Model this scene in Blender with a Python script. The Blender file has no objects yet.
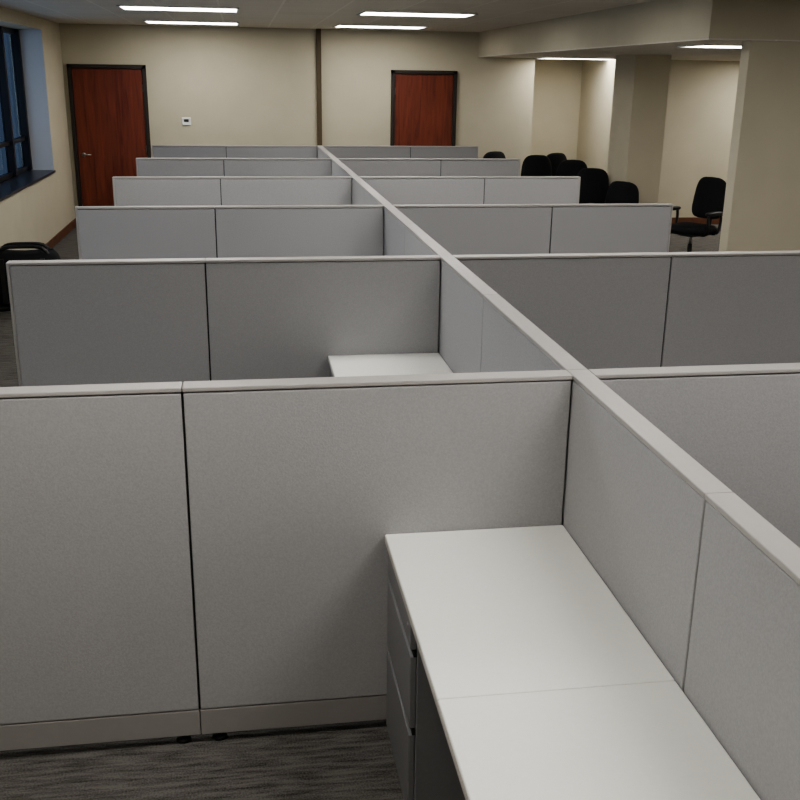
import bpy, bmesh, math, random
from mathutils import Vector, Matrix
random.seed(4)
COL=bpy.context.scene.collection
try: bpy.context.scene.view_settings.look='AgX - Medium High Contrast'
except Exception as e: print(e)

# ---------------------------------------------------------------- materials
def newmat(name):
    m=bpy.data.materials.new(name); m.use_nodes=True
    nt=m.node_tree; b=nt.nodes['Principled BSDF']
    return m,nt,b
def simple(name,col,rough=.6,metal=0,spec=.3,noise=0,scale=40,bump=0):
    m,nt,b=newmat(name)
    b.inputs['Base Color'].default_value=(*col,1); b.inputs['Roughness'].default_value=rough
    b.inputs['Metallic'].default_value=metal; b.inputs['Specular IOR Level'].default_value=spec
    if noise or bump:
        tc=nt.nodes.new('ShaderNodeTexCoord'); n=nt.nodes.new('ShaderNodeTexNoise')
        n.inputs['Scale'].default_value=scale; n.inputs['Detail'].default_value=6
        nt.links.new(tc.outputs['Object'],n.inputs['Vector'])
        if noise:
            r=nt.nodes.new('ShaderNodeValToRGB')
            r.color_ramp.elements[0].position=.3; r.color_ramp.elements[1].position=.7
            r.color_ramp.elements[0].color=(*[c*(1-noise) for c in col],1)
            r.color_ramp.elements[1].color=(*[min(1,c*(1+noise)) for c in col],1)
            nt.links.new(n.outputs['Fac'],r.inputs['Fac']); nt.links.new(r.outputs['Color'],b.inputs['Base Color'])
        if bump:
            bp=nt.nodes.new('ShaderNodeBump'); bp.inputs['Strength'].default_value=bump; bp.inputs['Distance'].default_value=.002
            nt.links.new(n.outputs['Fac'],bp.inputs['Height']); nt.links.new(bp.outputs['Normal'],b.inputs['Normal'])
    return m
M_FAB=simple('panel_fabric',(.385,.382,.388),.95,0,.1,.07,170,.35)
M_TRIM=simple('panel_trim',(.40,.38,.365),.45,0,.35,.02,30)
M_KICK=simple('raceway_paint',(.31,.295,.285),.5,0,.3,.02,30)
M_DARK=simple('panel_gap',(.02,.02,.02),.9)
M_LAM=simple('laminate',(.88,.88,.83),.42,0,.3,.01,60)
M_EDGE=simple('laminate_edge',(.52,.51,.48),.5)
M_PED=simple('painted_steel',(.22,.22,.23),.5,0,.35,.03,90)
M_WALL=simple('wall_paint',(.53,.485,.375),.85,0,.15,.03,3,.05)
M_BASE=simple('wood_base',(.14,.06,.035),.5,0,.3,.2,8)
M_FRAME=simple('door_frame_paint',(.035,.028,.025),.5)
M_BLK=simple('black_fabric',(.012,.012,.014),.85,0,.25,.15,120,.3)
M_BLKP=simple('black_plastic',(.015,.015,.017),.4,0,.4)
M_CHR=simple('steel',(.35,.35,.35),.35,1)
M_WHT=simple('white_plastic',(.8,.8,.78),.4)
M_REV=simple('reveal_paint',(.60,.61,.64),.8)
M_SILL=simple('dark_stone',(.03,.035,.05),.3)
M_GLZF=simple('dark_bronze',(.02,.02,.025),.4,.3)
M_TROF=simple('troffer_metal',(.75,.75,.73),.5)

def wood():
    m,nt,b=newmat('cherry_wood')
    tc=nt.nodes.new('ShaderNodeTexCoord'); mp=nt.nodes.new('ShaderNodeMapping')
    mp.inputs['Scale'].default_value=(9,9,.7)
    n=nt.nodes.new('ShaderNodeTexNoise'); n.inputs['Scale'].default_value=1.6; n.inputs['Detail'].default_value=7; n.inputs['Distortion'].default_value=1.2
    r=nt.nodes.new('ShaderNodeValToRGB')
    r.color_ramp.elements[0].position=.3; r.color_ramp.elements[0].color=(.10,.018,.010,1)
    r.color_ramp.elements[1].position=.75; r.color_ramp.elements[1].color=(.23,.052,.024,1)
    nt.links.new(tc.outputs['Object'],mp.inputs['Vector']); nt.links.new(mp.outputs[0],n.inputs['Vector'])
    nt.links.new(n.outputs['Fac'],r.inputs['Fac']); nt.links.new(r.outputs['Color'],b.inputs['Base Color'])
    b.inputs['Roughness'].default_value=.4
    return m
M_WOOD=wood()
def carpet():
    m,nt,b=newmat('carpet_tile')
    tc=nt.nodes.new('ShaderNodeTexCoord'); 
    def nz(scale,sx,sy,det=5):
        mp=nt.nodes.new('ShaderNodeMapping'); mp.inputs['Scale'].default_value=(sx,sy,1)
        n=nt.nodes.new('ShaderNodeTexNoise'); n.inputs['Scale'].default_value=scale; n.inputs['Detail'].default_value=det
        nt.links.new(tc.outputs['Object'],mp.inputs['Vector']); nt.links.new(mp.outputs[0],n.inputs['Vector']); return n
    a=nz(1,7,60); c=nz(1,170,170,2)
    mix=nt.nodes.new('ShaderNodeMath'); mix.operation='MULTIPLY_ADD'; mix.inputs[1].default_value=.7
    nt.links.new(c.outputs['Fac'],mix.inputs[0]); nt.links.new(a.outputs['Fac'],mix.inputs[2])
    r=nt.nodes.new('ShaderNodeValToRGB')
    e=r.color_ramp.elements; e[0].position=.6; e[0].color=(.045,.042,.040,1); e[1].position=1.05; e[1].color=(.16,.15,.14,1)
    nt.links.new(mix.outputs[0],r.inputs['Fac']); nt.links.new(r.outputs['Color'],b.inputs['Base Color'])
    b.inputs['Roughness'].default_value=.97; b.inputs['Specular IOR Level'].default_value=.1
    bp=nt.nodes.new('ShaderNodeBump'); bp.inputs['Strength'].default_value=.5; bp.inputs['Distance'].default_value=.004
    nt.links.new(c.outputs['Fac'],bp.inputs['Height']); nt.links.new(bp.outputs['Normal'],b.inputs['Normal'])
    return m
M_CARP=carpet()
def ceilmat():
    m,nt,b=newmat('ceiling_tile')
    tc=nt.nodes.new('ShaderNodeTexCoord')
    br=nt.nodes.new('ShaderNodeTexBrick'); br.offset=0; br.inputs['Scale'].default_value=1
    br.inputs['Brick Width'].default_value=.61; br.inputs['Row Height'].default_value=.61; br.inputs['Mortar Size'].default_value=.012
    br.inputs['Color1'].default_value=(.66,.62,.55,1); br.inputs['Color2'].default_value=(.63,.59,.52,1); br.inputs['Mortar'].default_value=(.72,.69,.62,1)
    nt.links.new(tc.outputs['Object'],br.inputs['Vector']); nt.links.new(br.outputs['Color'],b.inputs['Base Color'])
    b.inputs['Roughness'].default_value=.9
    return m
M_CEIL=ceilmat()
def emis(name,col,s):
    m,nt,b=newmat(name); b.inputs['Base Color'].default_value=(*col,1)
    b.inputs['Emission Color'].default_value=(*col,1); b.inputs['Emission Strength'].default_value=s
    return m
M_LENS=emis('troffer_lens',(1,.975,.93),13.5)
def glass():
    m,nt,b=newmat('window_glass')
    out=nt.nodes['Material Output']; t=nt.nodes.new('ShaderNodeBsdfTransparent'); g=nt.nodes.new('ShaderNodeBsdfGlossy'); g.inputs['Roughness'].default_value=.02
    t.inputs['Color'].default_value=(.30,.34,.38,1)
    mx=nt.nodes.new('ShaderNodeMixShader'); mx.inputs[0].default_value=.12
    nt.links.new(t.outputs[0],mx.inputs[1]); nt.links.new(g.outputs[0],mx.inputs[2]); nt.links.new(mx.outputs[0],out.inputs['Surface'])
    return m
M_GLASS=glass()

# ---------------------------------------------------------------- mesh builder
class B:
    def __init__(s,name): s.name=name; s.bm=bmesh.new(); s.mats=[]
    def mi(s,m):
        if m not in s.mats: s.mats.append(m)
        return s.mats.index(m)
    def box(s,x0,x1,y0,y1,z0,z1,m,bev=0,mat=None):
        t=bmesh.new(); bmesh.ops.create_cube(t,size=1)
        for v in t.verts: v.co=Vector(((x0+x1)/2+v.co.x*(x1-x0),(y0+y1)/2+v.co.y*(y1-y0),(z0+z1)/2+v.co.z*(z1-z0)))
        if bev: bmesh.ops.bevel(t,geom=list(t.edges),offset=bev,segments=2,profile=.5,affect='EDGES')
        s.add(t,m,mat); return s
    def cyl(s,p0,p1,r0,r1,m,seg=16,mat=None):
        p0=Vector(p0);p1=Vector(p1); d=p1-p0; t=bmesh.new()
        bmesh.ops.create_cone(t,cap_ends=True,segments=seg,radius1=r0,radius2=r1,depth=d.length)
        M=Matrix.Translation((p0+p1)/2)@d.to_track_quat('Z','Y').to_matrix().to_4x4()
        bmesh.ops.transform(t,matrix=M,verts=t.verts)
        s.add(t,m,mat,smooth=True); return s
    def cushion(s,w,d,h,m,mat,taper=0,bend=0):
        """superellipsoid slab centred at origin, in x(w) y(d) z(h)"""
        t=bmesh.new(); U,V=28,14; rows=[]
        sp=lambda c,e:math.copysign(abs(c)**e,c)
        for j in range(V+1):
            ph=-math.pi/2+math.pi*j/V; row=[]
            for i in range(U):
                th=2*math.pi*i/U
                cx=sp(math.cos(ph),.35); x=w/2*cx*sp(math.cos(th),.55); y=d/2*cx*sp(math.sin(th),.55); z=h/2*sp(math.sin(ph),.7)
                x*=1-taper*(y/(d/2)*.5+.5)
                z+=bend*((x/(w/2))**2)
                row.append(t.verts.new((x,y,z)))
            rows.append(row)
        for j in range(V):
            for i in range(U):
                a,b_,c,e=rows[j][i],rows[j][(i+1)%U],rows[j+1][(i+1)%U],rows[j+1][i]
                t.faces.new((a,b_,c,e))
        bmesh.ops.remove_doubles(t,verts=t.verts,dist=1e-5)
        s.add(t,m,mat,smooth=True); return s
    def tube(s,pts,r,m,seg=10,mat=None,flat=1.0):
        pts=[Vector(p) for p in pts]
        P=[pts[0]]+pts+[pts[-1]]; sm=[]
        for i in range(1,len(P)-2):
            for k in range(5):
                u=k/5; a,b_,c,d=P[i-1],P[i],P[i+1],P[i+2]
                sm.append(.5*((2*b_)+(c-a)*u+(2*a-5*b_+4*c-d)*u*u+(3*b_-a-3*c+d)*u**3))
        sm.append(pts[-1]); t=bmesh.new(); rings=[]
        for i,p in enumerate(sm):
            tan=(sm[min(i+1,len(sm)-1)]-sm[max(i-1,0)]).normalized()
            ref=Vector((1,0,0)) if abs(tan.x)<.9 else Vector((0,1,0))
            n1=(ref-tan*ref.dot(tan)).normalized(); n2=tan.cross(n1)
            rings.append([t.verts.new(p+n1*math.cos(2*math.pi*k/seg)*r*flat+n2*math.sin(2*math.pi*k/seg)*r) for k in range(seg)])
        for a,b_ in zip(rings,rings[1:]):
            for k in range(seg): t.faces.new((a[k],a[(k+1)%seg],b_[(k+1)%seg],b_[k]))
        t.faces.new(rings[0][::-1]); t.faces.new(rings[-1])
        s.add(t,m,mat,smooth=True); return s
    def add(s,t,m,mat=None,smooth=False):
        bmesh.ops.recalc_face_normals(t,faces=t.faces)
        if mat is not None: bmesh.ops.transform(t,matrix=mat,verts=t.verts)
        k=s.mi(m); vm={}
        for v in t.verts: vm[v]=s.bm.verts.new(v.co)
        for f in t.faces:
            try:
                nf=s.bm.faces.new([vm[v] for v in f.verts]); nf.material_index=k; nf.smooth=smooth
            except ValueError: pass
        t.free()
    def done(s,loc=(0,0,0),rotz=0,parent=None):
        me=bpy.data.meshes.new(s.name); s.bm.to_mesh(me); s.bm.free()
        for m in s.mats: me.materials.append(m)
        o=bpy.data.objects.new(s.name,me); COL.objects.link(o); o.location=loc; o.rotation_euler=(0,0,rotz)
        if parent: o.parent=parent
        return o

# ---------------------------------------------------------------- dimensions
T=.035; HP=1.254; P=2.19; WL=(1.212,.948); WR=(1.199,.939); S1=.98
XL,XR=-3.5,8.0; YN,YB=-6.0,12.5; HC=2.8; HS=2.45

# ---------------------------------------------------------------- room shell
B('floor').box(XL-.5,XR+.2,YN-.2,YB+1.3,-.1,0,M_CARP).done()
B('ceiling').box(XL-.5,XR+.2,YN-.2,YB+1.3,HC,HC+.1,M_CEIL).done()
s=B('soffit'); s.box(2.5,XR,4.7,YB+1.05,HS+.01,HC,M_WALL); s.box(2.5,XR,4.7,YB+1.05,HS,HS+.01,M_CEIL); s.done()
B('wall_back').box(XL-.5,3.38,YB,YB+.12,0,HC,M_WALL).done()
B('wall_recess').box(3.38,4.48,YB+1.05,YB+1.17,0,HC,M_WALL).done()
B('wall_recess_side').box(3.26,3.38,YB+.12,YB+1.17,0,HC,M_WALL).done()
B('wall_back_alcove').box(4.48,XR+.12,YB-.45,YB+1.17,0,HC,M_WALL).done()
B('wall_right').box(XR,XR+.12,YN,YB-.45,0,HC,M_WALL).done()
B('wall_rear').box(XL-.5,XR+.12,YN-.12,YN,0,HC,M_WALL).done()
B('wall_alcove_front').box(2.85,XR,4.72,4.86,0,HS,M_WALL,.004).done()
# left wall with two deep window openings
wins=[(6.3,11.1),(.2,5.0)]; ZS,ZH=.92,2.66
w=B('wall_left'); xo=XL-.4
w.box(xo,XL,11.1,YB,0,HC,M_WALL); w.box(xo,XL,5.0,6.3,0,HC,M_WALL); w.box(xo,XL,YN,.2,0,HC,M_WALL)
for a,b_ in wins:
    w.box(xo,XL,a,b_,0,ZS-.03,M_WALL); w.box(xo,XL,a,b_,ZH,HC,M_WALL)
w.done()
for i,(a,b_) in enumerate(wins):
    w=B('window_%d'%(i+1)); x=xo+.03
    w.box(x-.02,XL+.02,a+.001,b_-.001,ZS-.03,ZS,M_SILL,.004)
    w.box(x+.05,XL-.002,b_-.012,b_-.001,ZS,ZH-.001,M_REV); w.box(x+.05,XL-.002,a+.001,a+.012,ZS,ZH-.001,M_REV)
    w.box(x,x+.06,a+.01,b_-.01,ZS,ZS+.06,M_GLZF,.004); w.box(x,x+.06,a+.01,b_-.01,ZH-.06,ZH-.001,M_GLZF,.004)
    w.box(x,x+.06,a+.01,b_-.01,1.30,1.35,M_GLZF,.004)
    n=5
    for k in range(n+1):
        yy=a+.045+(b_-a-.09)*k/n
        w.box(x,x+.10,yy-.035,yy+.035,ZS+.01,ZH-.01,M_GLZF,.004)
    w.box(x+.02,x+.026,a+.03,b_-.03,ZS+.03,ZH-.03,M_GLASS)
    w.done()
# baseboards and trim
B('baseboard_left').box(XL,XL+.015,YN+.02,YB-.02,0,.11,M_BASE,.003).done()
B('baseboard_back').box(-2.30,1.13,YB-.015,YB,0,.11,M_BASE,.003).done()
B('baseboard_back').box(2.24,3.38,YB-.015,YB,0,.11,M_BASE,.003).done()
B('baseboard_alcove').box(4.49,XR-.02,YB-.465,YB-.45,0,.11,M_BASE,.003).done()
B('trim_1').box(.08,.15,YB-.05,YB,0,HC,simple('expansion_strip',(.10,.075,.045),.7),.004).done()

# column
c=B('structural_column'); c.box(3.74,4.2,9.35,10.05,0,HS,M_WALL,.006); c.box(3.725,4.215,9.335,10.065,0,.11,M_BASE,.003); c.done()

# ---------------------------------------------------------------- doors
def door(idx,x0,x1,zt,hand):
    d=B('door_%d'%idx); y=YB; fw=.055
    d.box(x0,x0+fw,y-.06,y,0,zt,M_FRAME,.006); d.box(x1-fw,x1,y-.06,y,0,zt,M_FRAME,.006); d.box(x0,x1,y-.06,y,zt-fw,zt,M_FRAME,.006)
    d.box(x0+fw+.004,x1-fw-.004,y-.035,y-.002,.008,zt-fw-.004,M_WOOD,.003)
    hx=x1-fw-.08 if hand>0 else x0+fw+.08
    d.cyl((hx,y-.035,1.02),(hx,y-.05,1.02),.03,.03,M_CHR); d.cyl((hx,y-.05,1.02),(hx,y-.085,1.02),.011,.011,M_CHR)
    d.cyl((hx,y-.085,1.02),(hx-.11*hand,y-.085,1.02),.01,.008,M_CHR)
    hg=x0+fw if hand>0 else x1-fw
    for z in (.25,1.1,1.95): d.cyl((hg,y-.04,z-.05),(hg,y-.04,z+.05),.009,.009,M_CHR,10)
    d.done()
door(1,-3.44,-2.355,2.265,-1); door(2,1.185,2.18,2.25,1)
t=B('thermostat'); t.box(-1.89,-1.76,YB-.025,YB,1.44,1.55,M_WHT,.008); t.box(-1.86,-1.79,YB-.028,YB-.02,1.485,1.525,M_BLKP,.002); t.done()

# ---------------------------------------------------------------- troffers
def troffer(x,y,z):
    t=B('ceiling_light'); a,b_=.61,.305
    t.box(x-a,x+a,y-b_,y-b_+.025,z-.012,z,M_TROF,.002); t.box(x-a,x+a,y+b_-.025,y+b_,z-.012,z,M_TROF,.002)
    t.box(x-a,x-a+.025,y-b_,y+b_,z-.012,z,M_TROF,.002); t.box(x+a-.025,x+a,y-b_,y+b_,z-.012,z,M_TROF,.002)
    t.box(x-.6+.02,x+.6-.02,y-.285,y+.285,z-.008,z-.001,M_LENS)
    t.done()
for y in (11.4,8.45,5.35,2.3,-.75,-3.8):
    for x in (-1.63,.87): troffer(x,y,HC)
for y in (2.3,-.75,-3.8): troffer(3.4,y,HC)
troffer(3.50,5.9,HS); troffer(3.95,12.1,HS); troffer(6.1,6.5,HS); troffer(6.1,9.5,HS); troffer(6.9,11.2,HS)  # last three troffers are added out of view to brighten the alcove walls

# ---------------------------------------------------------------- partitions
def panel_run(ax,a0,a1,c,seams,name='cubicle_partition',ends=(False,False)):
    q=B(name)
    def bx(u0,u1,v0,v1,z0,z1,m,bev=0):
        if ax=='x': q.box(u0,u1,c+v0,c+v1,z0,z1,m,bev)
        else: q.box(c+v0,c+v1,u0,u1,z0,z1,m,bev)
    pts=[a0]+seams+[a1]
    bx(a0+.004,a1-.004,-.022,.022,.045,HP-.02,M_DARK)
    for u0,u1 in zip(pts,pts[1:]):
        g=.0035
        for s in (-1,1):
            v0,v1=sorted((s*.018,s*.033))
            bx(u0+g,u1-g,v0,v1,.135,HP-.018,M_FAB,.004)
            v0,v1=sorted((s*.018,s*.032))
            bx(u0+.001,u1-.001,v0,v1,.035,.131,M_KICK,.003)
        bx(u0+.001,u1-.001,-T,T,HP-.014,HP,M_TRIM,.003)
        for u in (u0+.06,u1-.06):
            p0=(u,c,0) if ax=='x' else (c,u,0); p1=(p0[0],p0[1],.012); p2=(p0[0],p0[1],.06)
            q.cyl(p0,p1,.026,.022,M_BLKP,12); q.cyl(p1,p2,.008,.008,M_BLKP,8)
    if ends[0]: bx(a0-.012,a0+.002,-T,T,.035,HP,M_TRIM,.004)
    if ends[1]: bx(a1-.002,a1+.012,-T,T,.035,HP,M_TRIM,.004)
    q.done()
G=T+.001
for k in range(6):
    y=k*P
    panel_run('x',-G-WL[0]-WL[1],-G,y,[-G-WL[0]],ends=(True,False))
    panel_run('x',G,G+WR[0]+WR[1],y,[G+WR[0]],ends=(False,True))
for k in range(-1,5):
    y1=(k+1)*P; y0=k*P
    panel_run('y',y0+T,y1+T,0,[y1-S1],ends=(k==-1,k==4))

# ---------------------------------------------------------------- desks with pedestals
DW=.594
def desk(yf,yn,seam):
    q=B('cubicle_desk'); x1=-G-.001; x0=x1-DW; z=.74
    for a,b_ in ((yn,seam-.001),(seam+.001,yf)):
        q.box(x0,x1,a,b_,z-.028,z,M_LAM,.003)
        q.box(x0-.002,x0+.004,a,b_,z-.027,z-.003,M_EDGE,.001)
    for yy in (seam,yn+.03):
        q.box(x0+.06,x1,yy-.012,yy+.012,z-.10,z-.029,M_PED,.002)
        q.box(x1-.03,x1,yy-.012,yy+.012,z-.30,z-.029,M_PED,.002)
    px0=x0+.006; px1=x1-.02; py1=yf-.02; py0=py1-.46
    q.box(px0+.02,px1,py0,py1,.03,z-.030,M_PED,.003)
    q.box(px0+.03,px1-.02,py0+.02,py1-.02,0,.03,M_BLKP)
    for a,b_ in ((.605,.705),(.345,.598),(.04,.338)):
        q.box(px0,px0+.019,py0+.004,py1-.004,a,b_-.016,M_PED,.003)
        q.box(px0+.010,px0+.019,py0+.004,py1-.004,b_-.017,b_,M_DARK)
    q.cyl((px0-.002,py0+.05,.66),(px0+.002,py0+.05,.66),.008,.008,M_CHR,12)
    q.done()
for k in range(0,6):
    yf=k*P-T-.001; yn=(k-1)*P+T+.01
    desk(yf,yn,k*P-.944)

# ---------------------------------------------------------------- office chairs
def chair(x,y,rot,hs=.47,hb=1.0,name='office_chair'):
    q=B(name)
    for k in range(5):
        a=2*math.pi*k/5+.3; ca,sa=math.cos(a),math.sin(a)
        q.tube([(0.03*ca,.03*sa,.12),(.17*ca,.17*sa,.10),(.30*ca,.30*sa,.075)],.021,M_BLKP,8)
        q.cyl((.30*ca,.30*sa,.08),(.30*ca,.30*sa,.045),.01,.01,M_CHR,8)
        for o in (-.018,.018):
            cx,cy=.30*ca-sa*o,.30*sa+ca*o
            q.cyl((cx-sa*.009,cy+ca*.009,.028),(cx+sa*.009,cy-ca*.009,.028),.028,.028,M_BLKP,14)
    q.cyl((0,0,.07),(0,0,.15),.04,.036,M_BLKP); q.cyl((0,0,.14),(0,0,.30),.027,.027,M_BLKP); q.cyl((0,0,.28),(0,0,hs-.06),.016,.016,M_CHR)
    q.box(-.10,.10,-.12,.12,hs-.085,hs-.045,M_BLKP,.012)
    q.tube([(.08,0,hs-.06),(.2,.02,hs-.07),(.25,.02,hs-.065)],.008,M_BLKP,8)
    q.cushion(.52,.50,.10,M_BLK,Matrix.Translation((0,0.01,hs)))
    q.cushion(.47,.45,.035,M_BLKP,Matrix.Translation((0,0.01,hs-.045)))
    bh=hb-(hs+.10)
    M=Matrix.Translation((0,-.27,hs+.10+bh/2))@Matrix.Rotation(math.radians(90+8),4,'X')
    q.cushion(.50,bh,.075,M_BLK,M,taper=.18,bend=.06)
    q.cushion(.40,bh*.8,.04,M_BLKP,Matrix.Translation((0,-.045,0))@M,taper=.18,bend=.05)
    q.tube([(0,-.10,hs-.065),(0,-.26,hs-.06),(0,-.345,hs+.05),(0,-.335,hs+.30)],.024,M_BLKP,10,flat=1.4)
    for s in (-1,1):
        q.tube([(s*.20,.10,hs-.05),(s*.29,.10,hs-.02),(s*.305,.13,hs+.12),(s*.30,.12,hs+.195)],.017,M_BLKP,8)
        q.tube([(s*.20,-.10,hs-.05),(s*.29,-.10,hs-.02),(s*.305,-.12,hs+.12),(s*.30,-.10,hs+.195)],.017,M_BLKP,8)
        q.cushion(.085,.30,.045,M_BLKP,Matrix.Translation((s*.30,.01,hs+.205)))
    q.done((x,y,0),rot)
chair(4.22,8.35,math.radians(120),.48,1.07)
chair(2.80,11.7,math.radians(200),.47,1.12)
chair(3.12,11.0,math.radians(175),.47,1.12)
chair(3.58,11.15,math.radians(200),.47,1.14)
chair(3.40,10.4,math.radians(165),.47,1.10)
chair(3.36,9.7,math.radians(150),.46,1.05)
chair(3.42,9.02,math.radians(130),.44,.95)

# black equipment bag on the floor by the left wall
q=B('tote_bag')
q.cushion(.66,.36,.54,M_BLK,Matrix.Translation((0,0,.27)),bend=.05)
q.box(-.27,.27,-.13,.13,0,.05,M_BLKP,.02)
for s in (-1,1):
    q.tube([(-.24,s*.10,.50),(-.17,s*.09,.585),(0,s*.08,.60),(.17,s*.09,.585),(.24,s*.10,.50)],.018,M_BLKP,8)
    q.box(-.20,-.16,s*.165-.012,s*.165+.012,.08,.50,M_BLKP,.004); q.box(.16,.20,s*.165-.012,s*.165+.012,.08,.50,M_BLKP,.004)
q.tube([(-.27,0,.56),(0,0,.535),(.27,0,.56)],.010,M_BLKP,8)
q.done((-3.10,6.85,0),math.radians(4))

# ---------------------------------------------------------------- daylight
wd=bpy.data.worlds.new('World'); bpy.context.scene.world=wd; wd.use_nodes=True
bg=wd.node_tree.nodes['Background']; bg.inputs[0].default_value=(.60,.74,1,1); bg.inputs[1].default_value=.8
for a,b_ in wins:
    l=bpy.data.lights.new('window_daylight','AREA'); l.shape='RECTANGLE'; l.size=1.6; l.size_y=b_-a-.2; l.energy=150; l.color=(.74,.84,1)
    o=bpy.data.objects.new('window_daylight',l); COL.objects.link(o); o.location=(XL-.9,(a+b_)/2,1.85)
    o.rotation_euler=(0,math.radians(-90),0)

# ---------------------------------------------------------------- camera
f,th,yw,ro=1000.52,.3117,.1565,.0141
F=Vector((math.sin(yw)*math.cos(th),math.cos(yw)*math.cos(th),-math.sin(th)))
R=Vector((math.cos(yw),-math.sin(yw),0)); U=R.cross(F)
R2=R*math.cos(ro)+U*math.sin(ro); U2=-R*math.sin(ro)+U*math.cos(ro)
cd=bpy.data.cameras.new('camera'); cd.sensor_width=36; cd.lens=f/800*36; cd.clip_start=.05
cam=bpy.data.objects.new('camera',cd); COL.objects.link(cam)
m=Matrix((R2,U2,-F)).transposed().to_4x4(); m.translation=Vector((-1.0486,-2.947,2.143)); cam.matrix_world=m
bpy.context.scene.camera=cam
